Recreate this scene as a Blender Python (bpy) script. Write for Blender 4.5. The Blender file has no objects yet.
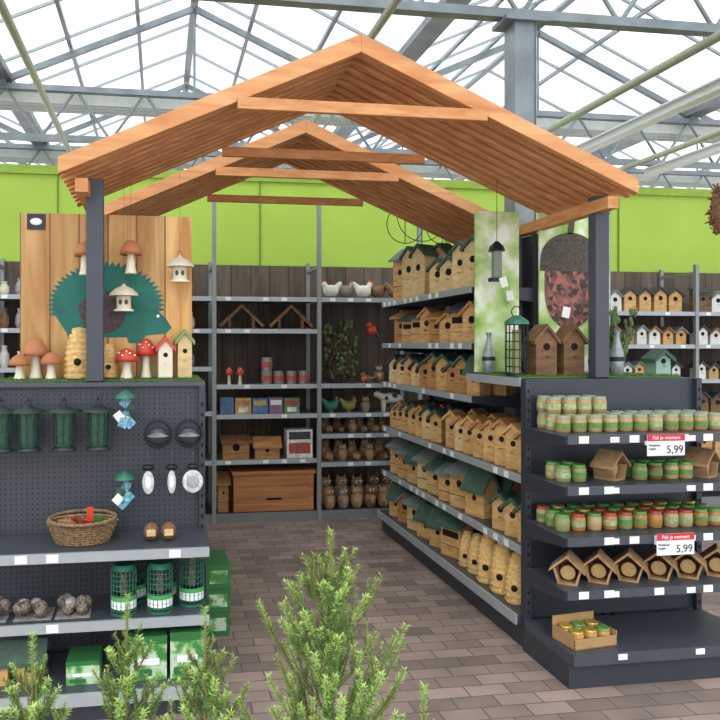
import bpy, math, random
import numpy as np
from mathutils import Matrix, Vector
R=random.Random(7)
def T(x,y,z): return Matrix.Translation((x,y,z))
def Rz(a): return Matrix.Rotation(math.radians(a),4,'Z')
def Rx(a): return Matrix.Rotation(math.radians(a),4,'X')
def Ry(a): return Matrix.Rotation(math.radians(a),4,'Y')
def lin(h):
    h=h.lstrip('#'); v=[int(h[i:i+2],16)/255 for i in (0,2,4)]
    return tuple(((c/12.92) if c<=.04045 else ((c+.055)/1.055)**2.4) for c in v)+(1,)
# ---------------- materials
MATS={}
def base(name):
    m=bpy.data.materials.new(name); m.use_nodes=True
    return m,m.node_tree,m.node_tree.nodes['Principled BSDF']
def mat(name,col,rough=.6,metal=0,var=.12,scale=14,bump=0,trans=0):
    if name in MATS: return MATS[name]
    m,nt,b=base(name); c=lin(col)
    tc=nt.nodes.new('ShaderNodeTexCoord'); n=nt.nodes.new('ShaderNodeTexNoise'); n.inputs['Scale'].default_value=scale; n.inputs['Detail'].default_value=4
    nt.links.new(tc.outputs['Object'],n.inputs['Vector'])
    r=nt.nodes.new('ShaderNodeValToRGB'); r.color_ramp.elements[0].position=.3; r.color_ramp.elements[1].position=.7
    r.color_ramp.elements[0].color=tuple(x*(1-var) for x in c[:3])+(1,); r.color_ramp.elements[1].color=tuple(min(1,x*(1+var)) for x in c[:3])+(1,)
    nt.links.new(n.outputs['Fac'],r.inputs['Fac']); nt.links.new(r.outputs['Color'],b.inputs['Base Color'])
    b.inputs['Roughness'].default_value=rough; b.inputs['Metallic'].default_value=metal
    if trans: b.inputs['Transmission Weight'].default_value=trans
    if bump:
        bp=nt.nodes.new('ShaderNodeBump'); bp.inputs['Strength'].default_value=bump; bp.inputs['Distance'].default_value=.01
        nt.links.new(n.outputs['Fac'],bp.inputs['Height']); nt.links.new(bp.outputs['Normal'],b.inputs['Normal'])
    MATS[name]=m; return m
def wood(name,c1,c2,sc=(3,3,40),rough=.6,plank=None):
    if name in MATS: return MATS[name]
    m,nt,b=base(name)
    tc=nt.nodes.new('ShaderNodeTexCoord'); mp=nt.nodes.new('ShaderNodeMapping'); mp.inputs['Scale'].default_value=sc
    nt.links.new(tc.outputs['Object'],mp.inputs['Vector'])
    n=nt.nodes.new('ShaderNodeTexNoise'); n.inputs['Scale'].default_value=1; n.inputs['Detail'].default_value=6; n.inputs['Distortion'].default_value=.8
    nt.links.new(mp.outputs['Vector'],n.inputs['Vector'])
    r=nt.nodes.new('ShaderNodeValToRGB'); r.color_ramp.elements[0].position=.32; r.color_ramp.elements[1].position=.68
    r.color_ramp.elements[0].color=lin(c1); r.color_ramp.elements[1].color=lin(c2)
    nt.links.new(n.outputs['Fac'],r.inputs['Fac']); out=r.outputs['Color']
    if plank:
        s=nt.nodes.new('ShaderNodeSeparateXYZ'); nt.links.new(tc.outputs['Object'],s.inputs[0])
        d=nt.nodes.new('ShaderNodeMath'); d.operation='DIVIDE'; d.inputs[1].default_value=plank[1]; nt.links.new(s.outputs[plank[0]],d.inputs[0])
        f=nt.nodes.new('ShaderNodeMath'); f.operation='FRACT'; nt.links.new(d.outputs[0],f.inputs[0])
        g=nt.nodes.new('ShaderNodeMath'); g.operation='LESS_THAN'; g.inputs[1].default_value=.05; nt.links.new(f.outputs[0],g.inputs[0])
        fl=nt.nodes.new('ShaderNodeMath'); fl.operation='FLOOR'; nt.links.new(d.outputs[0],fl.inputs[0])
        wn=nt.nodes.new('ShaderNodeTexWhiteNoise'); wn.noise_dimensions='1D'; nt.links.new(fl.outputs[0],wn.inputs['W'])
        mr=nt.nodes.new('ShaderNodeMapRange'); mr.inputs[3].default_value=.75; mr.inputs[4].default_value=1.12; nt.links.new(wn.outputs['Value'],mr.inputs[0])
        mx=nt.nodes.new('ShaderNodeMix'); mx.data_type='RGBA'; mx.blend_type='MULTIPLY'; mx.inputs[0].default_value=1
        nt.links.new(out,mx.inputs[6]); nt.links.new(mr.outputs[0],mx.inputs[7])
        m2=nt.nodes.new('ShaderNodeMix'); m2.data_type='RGBA'; nt.links.new(g.outputs[0],m2.inputs[0]); nt.links.new(mx.outputs[2],m2.inputs[6]); m2.inputs[7].default_value=tuple(x*.35 for x in lin(c1)[:3])+(1,)
        out=m2.outputs[2]
    nt.links.new(out,b.inputs['Base Color']); b.inputs['Roughness'].default_value=rough
    MATS[name]=m; return m
# ---------------- mesh builder
class MB:
    def __init__(s): s.v=[];s.f=[];s.mi=[];s.sm=[];s.mats=[];s.M=Matrix()
    def idx(s,m):
        if m not in s.mats: s.mats.append(m)
        return s.mats.index(m)
    def add(s,vs,fs,m,smooth=False):
        o=len(s.v); M=s.M
        s.v+= [tuple(M@Vector(v)) for v in vs]
        i=s.idx(m)
        for f in fs: s.f.append(tuple(o+k for k in f)); s.mi.append(i); s.sm.append(smooth)
    def box(s,x0,x1,y0,y1,z0,z1,m):
        v=[(x0,y0,z0),(x1,y0,z0),(x1,y1,z0),(x0,y1,z0),(x0,y0,z1),(x1,y0,z1),(x1,y1,z1),(x0,y1,z1)]
        s.add(v,[(0,3,2,1),(4,5,6,7),(0,1,5,4),(1,2,6,5),(2,3,7,6),(3,0,4,7)],m)
    def beam(s,p0,p1,w,h,m,up=(0,0,1)):
        p0=Vector(p0);p1=Vector(p1);d=(p1-p0).normalized();u=Vector(up);a=d.cross(u).normalized();b=a.cross(d).normalized()
        v=[]
        for p in (p0,p1):
            for i,j in((-1,-1),(1,-1),(1,1),(-1,1)): v.append(p+a*(i*w/2)+b*(j*h/2))
        s.add(v,[(0,1,2,3),(7,6,5,4),(0,4,5,1),(1,5,6,2),(2,6,7,3),(3,7,4,0)],m)
    def cyl(s,p0,p1,r0,m,r1=None,n=10,caps=True,smooth=True):
        if r1 is None:r1=r0
        p0=Vector(p0);p1=Vector(p1);d=(p1-p0).normalized()
        a=d.orthogonal().normalized();b=d.cross(a)
        v=[]
        for p,r in((p0,r0),(p1,r1)):
            for i in range(n):
                t=2*math.pi*i/n; v.append(p+a*(r*math.cos(t))+b*(r*math.sin(t)))
        s.add(v,[(i,(i+1)%n,n+(i+1)%n,n+i) for i in range(n)],m,smooth)
        if caps: s.add(v,[tuple(range(n-1,-1,-1)),tuple(range(n,2*n))],m)
    def path(s,pts,r,m,n=6,closed=False):
        pts=[Vector(p) for p in pts]
        L=len(pts); rng=range(L if closed else L-1)
        for i in rng: s.cyl(pts[i],pts[(i+1)%L],r,m,n=n,caps=not closed)
    def ring(s,c,R_,r,m,n=20,ax='Z'):
        pts=[]
        for i in range(n):
            t=2*math.pi*i/n;a,b=R_*math.cos(t),R_*math.sin(t)
            pts.append((c[0]+a,c[1]+b,c[2]) if ax=='Z' else ((c[0]+a,c[1],c[2]+b) if ax=='Y' else (c[0],c[1]+a,c[2]+b)))
        s.path(pts,r,m,n=5,closed=True)
    def lathe(s,c,prof,m,n=16,sx=1,sy=1,smooth=True):
        v=[];k=len(prof)
        for r,z in prof:
            for i in range(n):
                t=2*math.pi*i/n; v.append((c[0]+r*sx*math.cos(t),c[1]+r*sy*math.sin(t),c[2]+z))
        f=[]
        for j in range(k-1):
            for i in range(n): f.append((j*n+i,j*n+(i+1)%n,(j+1)*n+(i+1)%n,(j+1)*n+i))
        s.add(v,f,m,smooth)
        s.add(v,[tuple(range(n-1,-1,-1)),tuple(range((k-1)*n,k*n))],m)
    def sph(s,c,r,m,n=14):
        if not hasattr(r,'__len__'): r=(r,r,r)
        k=max(5,n//2)
        pr=[(max(1e-4,math.sin(math.pi*j/k)),-math.cos(math.pi*j/k)) for j in range(k+1)]
        M0=s.M; s.M=M0@T(*c)@Matrix.Diagonal((r[0],r[1],r[2],1)); s.lathe((0,0,0),pr,m,n); s.M=M0
    def ext(s,pts,vec,m):
        n=len(pts);vec=Vector(vec);P=[Vector(p) for p in pts]
        v=P+[p+vec for p in P]
        s.add(v,[tuple(range(n-1,-1,-1)),tuple(range(n,2*n))]+[(i,(i+1)%n,n+(i+1)%n,n+i) for i in range(n)],m)
    def done(s,name,parent=None,bev=0):
        me=bpy.data.meshes.new(name)
        a=np.array(s.v); mn=a.min(0);mx=a.max(0); c=((mn[0]+mx[0])/2,(mn[1]+mx[1])/2,mn[2])
        a=a-np.array(c)
        me.from_pydata(a.tolist(),[],s.f)
        for m in s.mats: me.materials.append(m)
        me.polygons.foreach_set('material_index',s.mi); me.polygons.foreach_set('use_smooth',s.sm)
        me.update()
        o=bpy.data.objects.new(name,me); bpy.context.scene.collection.objects.link(o); o.location=c
        if parent: o.parent=parent
        if bev:
            b=o.modifiers.new('b','BEVEL'); b.width=bev; b.segments=2; b.limit_method='ANGLE'
        return o
def text(body,loc,size,m,parent=None,rot=(90,0,0),name='lettering',align='CENTER'):
    cu=bpy.data.curves.new(name,'FONT'); cu.body=body; cu.size=size; cu.align_x=align; cu.extrude=.0005; cu.materials.append(m)
    o=bpy.data.objects.new(name,cu); bpy.context.scene.collection.objects.link(o)
    o.rotation_euler=[math.radians(a) for a in rot]
    if parent: o.parent=parent; o.location=Vector(loc)-parent.location
    else: o.location=loc
    return o
# palette
larch=wood('larch_timber','#c67e49','#dfa36c',(6,6,30))
larchX=wood('larch_rafter','#c9814b','#e8ae78',(2,40,14))
larchShade=wood('larch_deck_gap_shade','#4c2c1a','#6a4026',(2,30,14))  # deck darkened in colour to paint shade into the gaps between slats
steel=mat('galvanised_steel','#868d92',.45,.5,.2,5)
steelD=mat('dark_steel_post','#474b55',.5,.2,.05)
anth=mat('anthracite_metal','#3b3f48',.45,.25,.06)
anthL=mat('anthracite_shelf','#4b5059',.4,.25,.06)
strip=mat('price_strip','#a4aaaf',.35,.1,.05)
white=mat('white_card','#eceeec',.6,0,.02)
black=mat('black_hole','#0b0a09',.9,0,.0)
green=mat('lime_wall','#a8c84c',.7,0,.05,2)
tan=wood('birdhouse_pine','#b98850','#dbb375',(10,10,40))
tan2=wood('birdhouse_oak','#986a3b','#bf8b52',(10,10,40))
pale=wood('birdhouse_pale','#c9a770','#e3c792',(10,10,30))
dbrown=wood('birdhouse_dark','#5a3f2a','#86623f',(10,10,30))
roofG=mat('green_roof_felt','#3f5849',.8,0,.15,30,.3)
roofD=mat('dark_roof_felt','#3a3f40',.8,0,.15,30,.3)
roofS=mat('slate_roof_felt','#6f7975',.8,0,.15,30,.3)
roofB=wood('roof_brown','#6a4a30','#8c6644',(10,40,10))
straw=mat('straw','#dcb473',.85,0,.25,60,.6)
red=mat('red_glaze','#c8402c',.35,0,.05)
orange=mat('orange_glaze','#b5714a',.5,0,.15)
cream=mat('cream_ceramic','#e6dcc4',.4,0,.06)
grass=mat('artificial_turf','#5c7c3e',.95,0,.4,120,1)
# ================= ROOM
mb=MB(); 
m,nt,b=base('brick_paving'); pav=m
tc=nt.nodes.new('ShaderNodeTexCoord'); mp=nt.nodes.new('ShaderNodeMapping')
br=nt.nodes.new('ShaderNodeTexBrick'); br.inputs['Scale'].default_value=1; br.inputs['Brick Width'].default_value=.20; br.inputs['Row Height'].default_value=.10; br.inputs['Mortar Size'].default_value=.0035
br.inputs['Color1'].default_value=lin('#82726b'); br.inputs['Color2'].default_value=lin('#ae978d'); br.inputs['Mortar'].default_value=lin('#63574f'); br.inputs['Mortar Smooth'].default_value=.3
nz=nt.nodes.new('ShaderNodeTexNoise'); nz.inputs['Scale'].default_value=3.2; nz.inputs['Detail'].default_value=8
mx=nt.nodes.new('ShaderNodeMix'); mx.data_type='RGBA'; mx.blend_type='MULTIPLY'; mx.inputs[0].default_value=.9
rr=nt.nodes.new('ShaderNodeValToRGB'); rr.color_ramp.elements[0].position=.3; rr.color_ramp.elements[0].color=(.64,.64,.66,1); rr.color_ramp.elements[1].position=.7; rr.color_ramp.elements[1].color=(1,.98,.97,1)
nt.links.new(tc.outputs['Object'],mp.inputs[0]); nt.links.new(mp.outputs[0],br.inputs[0]); nt.links.new(tc.outputs['Object'],nz.inputs[0]); nt.links.new(nz.outputs['Fac'],rr.inputs[0])
nt.links.new(br.outputs['Color'],mx.inputs[6]); nt.links.new(rr.outputs[0],mx.inputs[7]); nt.links.new(mx.outputs[2],b.inputs['Base Color']); b.inputs['Roughness'].default_value=.75
bp=nt.nodes.new('ShaderNodeBump'); bp.inputs['Strength'].default_value=.5; bp.inputs['Distance'].default_value=.004; bp.invert=True; nt.links.new(br.outputs['Fac'],bp.inputs['Height']); nt.links.new(bp.outputs[0],b.inputs['Normal'])
mb.box(-9,13,-6,16,-.1,0,pav); mb.done('floor')
# back wall
mb=MB(); mb.box(-8,12,7.0,7.08,2.38,3.25,green)
brownw=wood('brown_boarding','#574a3e','#75675a',(12,12,1.5),.8,plank=(0,.19))
mb.box(-8,12,7.0,7.08,0,2.38,brownw); mb.done('wall_back')
mb=MB(); mb.box(-8,12,6.97,7.0,3.2,3.28,mat('wall_trim','#8fae3a',.6))
for k in range(-4,7): mb.box(.97+1.92*k-.006,.97+1.92*k+.006,6.985,7.0,2.38,3.2,mat('wall_joint','#6f8a30',.7))
mb.done('trim_1')
# ---- greenhouse roof
mb=MB()
glass=bpy.data.materials.new('greenhouse_glass'); glass.use_nodes=True; nt=glass.node_tree; nt.nodes.clear()
o=nt.nodes.new('ShaderNodeOutputMaterial'); tr=nt.nodes.new('ShaderNodeBsdfTransparent'); tl=nt.nodes.new('ShaderNodeBsdfTranslucent'); ms=nt.nodes.new('ShaderNodeMixShader')
tc=nt.nodes.new('ShaderNodeTexCoord'); nz=nt.nodes.new('ShaderNodeTexNoise'); nz.inputs['Scale'].default_value=.9; nz.inputs['Detail'].default_value=5; mr=nt.nodes.new('ShaderNodeMapRange'); mr.inputs[1].default_value=.3; mr.inputs[2].default_value=.7; mr.inputs[3].default_value=.3; mr.inputs[4].default_value=.9
nt.links.new(tc.outputs['Object'],nz.inputs[0]); nt.links.new(nz.outputs['Fac'],mr.inputs[0]); nt.links.new(mr.outputs[0],ms.inputs[0])
tr.inputs[0].default_value=(.5,.535,.54,1); tl.inputs[0].default_value=(.66,.7,.71,1)
nt.links.new(tr.outputs[0],ms.inputs[1]); nt.links.new(tl.outputs[0],ms.inputs[2]); nt.links.new(ms.outputs[0],o.inputs[0])
GX=[2.37+4*k for k in range(-3,4)]
for gx in GX:
    for sx in(-1,1):
        x0=gx; x1=gx+sx*2
        mb.add([(x0,-3,4.45),(x0,18,4.45),(x1,18,5.35),(x1,-3,5.35)],[(0,1,2,3)],glass)
mb.done('ceiling')
mb=MB()
alu=mat('aluminium_bar','#a0a7ab',.4,.4,.05)
screen=mat('shade_screen','#dfe4e2',.8,0,.06)
for gx in GX:
    mb.box(gx-.1,gx+.1,-3,18,4.36,4.43,steel)
    for sx in(-1,1):
        y=-2.8
        while y<18:
            mb.beam((gx+sx*.06,y,4.47),(gx+sx*2,y,5.34),.022,.04,alu); y+=.8
        for q in (.35,.7): mb.beam((gx+sx*2*q,-3,4.43+.9*q),(gx+sx*2*q,18,4.43+.9*q),.04,.04,alu)
    mb.box(gx+1.96,gx+2.04,-3,18,5.3,5.38,alu)
mb.done('greenhouse_roof_frame')
TY=(4.47,7.85,10.2,12.6,15)
mb=MB()
for Y in TY[1:]:
    for i in range(7): mb.box(-7,11,Y+.10+.05*i,Y+.115+.05*i,4.18+.02*(i%2),4.34,screen)
mb.done('gathered_shade_screen')
def truss(Y,zb,zt,name='roof_truss'):
    mb=MB()
    for z in (zb,zt): mb.box(-7,11,Y-.04,Y+.04,z-.03,z+.03,steel)
    x=-7; k=0
    while x<10.9:
        a,b_=(zb,zt) if k%2==0 else (zt,zb)
        mb.cyl((x,Y,a),(x+.36,Y,b_),.016,steel,n=6); x+=.36;k+=1
    for gx in GX: mb.box(gx-.05,gx+.05,Y-.05,Y+.05,zt,4.37,steel)
    for gx in GX:
        for sx in(-1,1): mb.beam((gx+sx*.05,Y,4.38),(gx+sx*2,Y,5.25),.05,.06,steel)
        mb.cyl((gx+2,Y,zt),(gx+2,Y,5.25),.014,steel,n=6)
    return mb.done(name)
for Y in TY: truss(Y,3.78,4.3)
mb=MB(); mb.box(2.30,2.44,4.42,4.55,0,3.75,steel); mb.box(2.22,2.52,4.38,4.59,3.72,3.75,steel)
mb.box(2.295,2.30,4.41,4.56,0,3.72,steel);mb.box(2.44,2.445,4.41,4.56,0,3.72,steel)
mb.done('steel_column')
pipe=mat('heating_pipe','#a9ad98',.5,.2,.08)
for i,(x,z,r) in enumerate([(-.96,3.68,.03),(1.41,3.68,.028),(3.72,3.68,.035),(5.2,3.6,.03),(-3.2,3.68,.03)]):
    mb=MB(); mb.cyl((x,-2,z),(x,15.5,z),r,pipe,n=12)
    for Y in TY: mb.cyl((x,Y,z),(x,Y,3.78),.006,steel,n=5)
    mb.done('ceiling_pipe')
lampm=mat('lamp_housing','#dfe3e2',.4,0,.02)
for x,z in ((4.5,3.66),(5.9,3.66)):
    mb=MB(); mb.box(x-.06,x+.06,4.3,8,z,z+.06,lampm); mb.box(x-.1,x+.1,4.3,8,z+.06,z+.075,lampm)
    for y in (4.47,7.85): mb.cyl((x,y,z+.07),(x,y,3.76),.004,steel,n=5)
    mb.done('strip_light_fixture')
# ================= GABLE CANOPY
def canopy(Y0,Y1,posts,bx=0):
    root=bpy.data.objects.new('timber_gable_canopy',None); bpy.context.scene.collection.objects.link(root); root.location=(.97,Y0,0)
    def fin(mb,n):
        o=mb.done(n,bev=.003); o.parent=root; o.location=Vector(o.location)-Vector((.97,Y0,0)); return o
    L=(-.46,2.38);Rr=(2.44,2.38);P=(.965,3.08)
    mb=MB()
    for (ex,ez) in (L,Rr):
        for Y in (Y0,Y1-.045):
            pts=[(ex,Y,ez-.0),(ex,Y,ez+.075),(P[0],Y,P[1]+.03),(P[0],Y,P[1]-.06)]
            mb.ext(pts,(0,.045,0),larchX)
    fin(mb,'barge_rafters')
    mb=MB(); n=8
    for (ex,ez) in (L,Rr):
        ys=[Y0+.045+(Y1-Y0-.09)*(i+.5)/n for i in range(n)]
        for y in ys:
            pts=[(ex+.005,y-.022,ez-.002),(ex+.005,y-.022,ez+.058),(P[0],y-.022,P[1]+.015),(P[0],y-.022,P[1]-.045)]
            mb.ext(pts,(0,.044,0),larchX)
        pts=[(ex,Y0+.045,ez+.059),(ex,Y0+.045,ez+.072),(P[0],Y0+.045,P[1]+.03),(P[0],Y0+.045,P[1]+.016)]
        mb.ext(pts,(0,Y1-Y0-.09,0),larchShade)
    fin(mb,'roof_slats')
    mb=MB()
    for Y in (Y0-.03,Y1+.002):
        z=2.735; mb.box(.36,1.60,Y,Y+.03,z-.028,z+.028,larch)
    fin(mb,'collar_ties')
    mb=MB()
    for x in (-.36,2.33): mb.box(x-.03,x+.03,Y0+.05,Y1-.05+(bx if x>1 else 0),2.31,2.375,larch)
    fin(mb,'eave_beams')
    mb=MB()
    for (x,y) in posts: mb.box(x-.04,x+.04,y-.035,y+.035,1.425,2.40,steelD)
    fin(mb,'steel_posts')
canopy(3.38,4.2,[(-.31,3.58),(2.345,3.58),(-.36,4.15)],bx=.26)
canopy(4.72,5.55,[(-.36,4.82),(2.36,4.9),(-.36,5.4),(2.36,5.45)])
# ================= GONDOLAS
pegm,nt,b=base('pegboard_metal')
tc=nt.nodes.new('ShaderNodeTexCoord'); mp=nt.nodes.new('ShaderNodeMapping'); mp.inputs['Scale'].default_value=(40,40,40); mp.inputs['Location'].default_value=(0,.5,0)
fr=nt.nodes.new('ShaderNodeVectorMath'); fr.operation='FRACTION'; sb=nt.nodes.new('ShaderNodeVectorMath'); sb.operation='SUBTRACT'; sb.inputs[1].default_value=(.5,.5,.5)
ml=nt.nodes.new('ShaderNodeVectorMath'); ml.operation='MULTIPLY'; ml.inputs[1].default_value=(1,0,1); le=nt.nodes.new('ShaderNodeVectorMath'); le.operation='LENGTH'
lt=nt.nodes.new('ShaderNodeMath'); lt.operation='LESS_THAN'; lt.inputs[1].default_value=.17
mx=nt.nodes.new('ShaderNodeMix'); mx.data_type='RGBA'; mx.inputs[6].default_value=lin('#3d414a'); mx.inputs[7].default_value=lin('#14161a')
for a,b2 in ((tc.outputs['Object'],mp.inputs[0]),(mp.outputs[0],fr.inputs[0]),(fr.outputs[0],sb.inputs[0]),(sb.outputs[0],ml.inputs[0]),(ml.outputs[0],le.inputs[0]),(le.outputs['Value'],lt.inputs[0]),(lt.outputs[0],mx.inputs[0]),(mx.outputs[2],b.inputs['Base Color'])): nt.links.new(a,b2)
b.inputs['Roughness'].default_value=.5
def face(mb,W,D,zs,H,baseD,bz=.17,peg=False,st=strip,seam=None):
    mb.box(0,W,-.02,0,bz,H,pegm if peg else anth)
    xs=[0,W]+(seam or [])
    for x in xs: 
        xa=min(max(x-.015,0),W-.03)
        mb.box(xa,xa+.03,-.05,-.02,0.0,H,anth)
        z=.2
        while z<H-.05:
            mb.box(xa+.01,xa+.02,-.0515,-.05,z,z+.018,black); z+=.05
    for z in zs:
        mb.box(.004,W-.004,-D,-.05,z-.025,z,anthL)
        mb.box(.004,W-.004,-D-.014,-D,z-.036,z+.006,st)
        x=.06
        while x<W-.08:
            if R.random()<.5: mb.box(x,x+.05,-D-.016,-D-.014,z-.032,z+.002,white)
            x+=.13
        for x in xs:
            xa=min(max(x-.003,0),W-.006)
            mb.ext([(xa,-.05,z-.001),(xa,-.05,z-.09),(xa,-D,z-.04),(xa,-D,z-.001)],(.006,0,0),anth)
    mb.box(0,W,-baseD+.03,-.05,0,bz-.05,anth)
    mb.box(0,W,-baseD,-.05,bz-.05,bz,anthL); mb.box(0,W,-baseD-.012,-baseD,bz-.05,bz+.004,st)
mb=MB()
mb.M=T(1.88,3.55,0); face(mb,1.02,.42,[.44,.69,.93,1.17],1.42,.48,st=anthL)
for z in [.17,.44,.69,.93,1.17]:
    d=.42 if z>.2 else .48
    for x in (.22,.62,.9): mb.box(x,x+.045,-d-.018,-d-.014,z-.03,z-.004,white)
mb.M=T(2.37,6.01,0)@Rz(-90)
face(mb,1.79,.46,[.52,.90,1.28,1.61,1.96],2.3,.5,seam=[.9])
mb.M=T(2.37,4.22,0)@Rz(-90)
face(mb,.65,.46,[.52,.90],1.42,.5)
mb.M=T(2.41,3.57,0)@Rz(90); face(mb,2.44,.46,[.52,.90,1.25],1.42,.5)
mb.M=Matrix()
mb.box(2.37,2.41,3.57,6.01,0,1.42,anth)
mb.box(1.885,2.9,3.555,4.22,1.385,1.42,anthL); mb.box(1.872,1.885,3.555,4.22,1.38,1.425,strip)
mb.done('shelving_gondola')
mb=MB()
mb.M=T(-.8,3.6,0); face(mb,1.02,.4,[.40,.70],1.40,.48,bz=.13,peg=True)
mb.M=T(-.27,3.61,0)@Rz(90); face(mb,2.3,.46,[.5,.9],1.40,.48,bz=.13)
mb.M=T(-.31,5.91,0)@Rz(-90); face(mb,2.3,.46,[.5,.9],1.40,.48,bz=.13)
mb.M=Matrix(); mb.box(-.31,-.27,3.61,5.91,0,1.4,anth)
mb.box(-.8,.22,3.55,4.3,1.40,1.42,anthL)
mb.done('shelving_gondola')
def turf(x0,x1,y0,y1,z,name='artificial_turf_mat',n=3600):
    mb=MB(); mb.box(x0,x1,y0,y1,z,z+.008,grass)
    V=[];F=[]
    for i in range(n):
        x=R.uniform(x0,x1);y=R.choice([R.uniform(y0,y1),y0+R.random()*.03]);a=R.random()*6.28;h=R.uniform(.004,.016)
        o=len(V); V+=[(x,y,z+.006),(x+.003*math.cos(a),y+.003*math.sin(a),z+.006),(x+R.uniform(-.008,.008),y+R.uniform(-.008,.008),z+.008+h)]; F.append((o,o+1,o+2))
    mb.add(V,F,grass); mb.done(name)
turf(-.78,.20,3.63,4.1,1.421)
turf(1.91,2.88,3.63,4.15,1.421)
# ---- back wall racks
mb=MB(); rackm=mat('rack_upright','#8e9290',.5,.3,.05); rsh=mat('rack_shelf','#7b7f80',.5,.2,.05)
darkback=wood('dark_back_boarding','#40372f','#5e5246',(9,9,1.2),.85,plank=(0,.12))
for k in range(-4,7):
    x=.48+.96*k
    mb.box(x-.018,x+.018,6.43,6.47,0,2.92 if k%2==0 or k==1 else 2.4,rackm); mb.box(x-.018,x+.018,6.94,6.965,0,2.4,rackm); mb.box(x-.014,x+.014,6.47,6.94,2.3,2.33,rackm)
def rack(k,zs,base=True):
    x0=.48+.96*k+.02; x1=x0+.92
    for z in zs:
        mb.box(x0,x1,6.45,6.96,z-.03,z,rsh); mb.box(x0,x1,6.435,6.45,z-.035,z+.005,strip)
        for q in range(5):
            if R.random()<.6: mb.box(x0+.08+.17*q,x0+.13+.17*q,6.433,6.435,z-.03,z,white)
    mb.box(x0,x1,6.45,6.96,.0,.08,anth); mb.box(x0,x1,6.44,6.45,.0,.085,rsh)
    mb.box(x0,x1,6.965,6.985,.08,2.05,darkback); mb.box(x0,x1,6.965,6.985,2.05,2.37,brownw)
Z={}
for k in range(-4,6):
    if k==0: Z[k]=[2.03,1.74,1.24,.97,.56]
    elif k==1: Z[k]=[2.03,1.24,.97,.78,.52]
    elif k in(3,4,5): Z[k]=[1.925,1.6,1.255,.9,.5]
    else: Z[k]=[2.03,1.74,1.4,1.0,.56]
    rack(k,Z[k])
mb.done('wall_shelving_rack')
# ================= PRODUCT BUILDERS
def gable(mb,w,d,h,body,roof,hole=True,ov=.02,pitch=.4,rt=.012,perch=True):
    hw=h-w*pitch*1.0
    mb.ext([(-w/2,-d/2,0),(w/2,-d/2,0),(w/2,-d/2,hw),(0,-d/2,h-.01),(-w/2,-d/2,hw)],(0,d,0),body)
    sl=(h-hw)/(w/2)
    for s in(-1,1):
        x=s*(w/2+ov); z=hw-sl*ov
        p=[(0,-d/2-ov,h-.01),(x,-d/2-ov,z-.01),(x,-d/2-ov,z+rt),(0,-d/2-ov,h+rt)]
        mb.ext(p,(0,d+2*ov*.6,0),roof)
    if hole: mb.cyl((0,-d/2-.002,h*.58),(0,-d/2,h*.58),w*.17,black,n=14)
    if perch: mb.cyl((0,-d/2-.03,h*.38),(0,-d/2,h*.38),.004,body,n=6)
def lean(mb,w,d,h,body,roof,hole=True,slot=False):
    hf=h*.82
    mb.ext([(-w/2,-d/2,0),(-w/2,d/2,0),(-w/2,d/2,h),(-w/2,-d/2,hf)],(w,0,0),body)
    a=.02; dz=(h-hf)/d
    mb.ext([(-w/2-a,-d/2-.04,hf-dz*.04+.001),(-w/2-a,d/2,h+.001),(-w/2-a,d/2,h+.015),(-w/2-a,-d/2-.04,hf-dz*.04+.015)],(w+2*a,0,0),roof)
    if slot: mb.box(-w*.4,w*.4,-d/2-.002,-d/2,h*.5,h*.66,black)
    elif hole: mb.cyl((0,-d/2-.002,h*.55),(0,-d/2,h*.55),w*.14,black,n=14)
    mb.box(-w/2,w/2,-d/2-.004,-d/2,h*.28,h*.29,black)
def slotbox(mb,w,d,h,body,roof): lean(mb,w,d,h,body,roof,slot=True)
def sidegable(mb,w,d,h,body,roof,hole=True):
    hw=h*.68
    mb.ext([(-w/2,-d/2,0),(-w/2,d/2,0),(-w/2,d/2,hw),(-w/2,0,h-.01),(-w/2,-d/2,hw)],(w,0,0),body)
    sl=(h-hw)/(d/2);ov=.025
    for s in(-1,1):
        mb.ext([(-w/2-.02,0,h-.01),(-w/2-.02,s*(d/2+ov),hw-sl*ov-.005),(-w/2-.02,s*(d/2+ov),hw-sl*ov+.012),(-w/2-.02,0,h+.012)],(w+.04,0,0),roof)
    if hole:
        mb.cyl((0,-d/2-.002,hw*.6),(0,-d/2,hw*.6),.018,black,n=12)
def hive(mb,r,h):
    pr=[];n=9
    for i in range(n):
        t=i/n; rr=r*math.sqrt(max(0,1-t**2.2)); 
        pr+= [(rr*.92+.001,h*t),(rr*1.04+.001,h*(t+.5/n)),(rr*.92*.98+.001,h*(t+.95/n))]
    pr.append((.004,h*1.02)); mb.lathe((0,0,0),pr,straw,n=18)
    mb.M=mb.M@T(0,-r*.98,h*.33); mb.sph((0,0,0),(r*.26,.012,r*.26),black,n=12)
def row(name,z,fronts,y0,y1,kinds,wr,hr,rot=-62,back=0,axis='Y',gap=.012,dr=(.10,.12)):
    mb=MB(); p=y0
    while True:
        w=R.uniform(*wr)
        if p+w+.05>y1: break
        h=R.uniform(*hr); d=R.uniform(*dr); kd,bd,rf=R.choice(kinds)
        c=p+w/2+.022
        for q in range(1+back):
            off=d/2+.04+q*(d+.06)
            if axis=='Y': mb.M=T(fronts+off,c,z)@Rz((rot if w<.15 else rot-8)+R.uniform(-4,4))
            else: mb.M=T(c,fronts+off,z)@Rz(R.uniform(-4,4))
            kd(mb,w,d,h*(1 if q==0 else 1.03),bd,rf)
        p+=w+.044+gap
    if mb.v: return mb.done(name)
X0=1.915
row('birdhouse_row',1.961,X0,4.26,5.2,[(gable,pale,roofG),(gable,tan,tan2),(gable,pale,pale)],(.13,.15),(.24,.32),back=1)
row('birdhouse_row',1.961,X0,5.2,6.0,[(lean,pale,roofG),(lean,tan,roofS),(gable,pale,roofG)],(.15,.17),(.36,.44),back=1)
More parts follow.
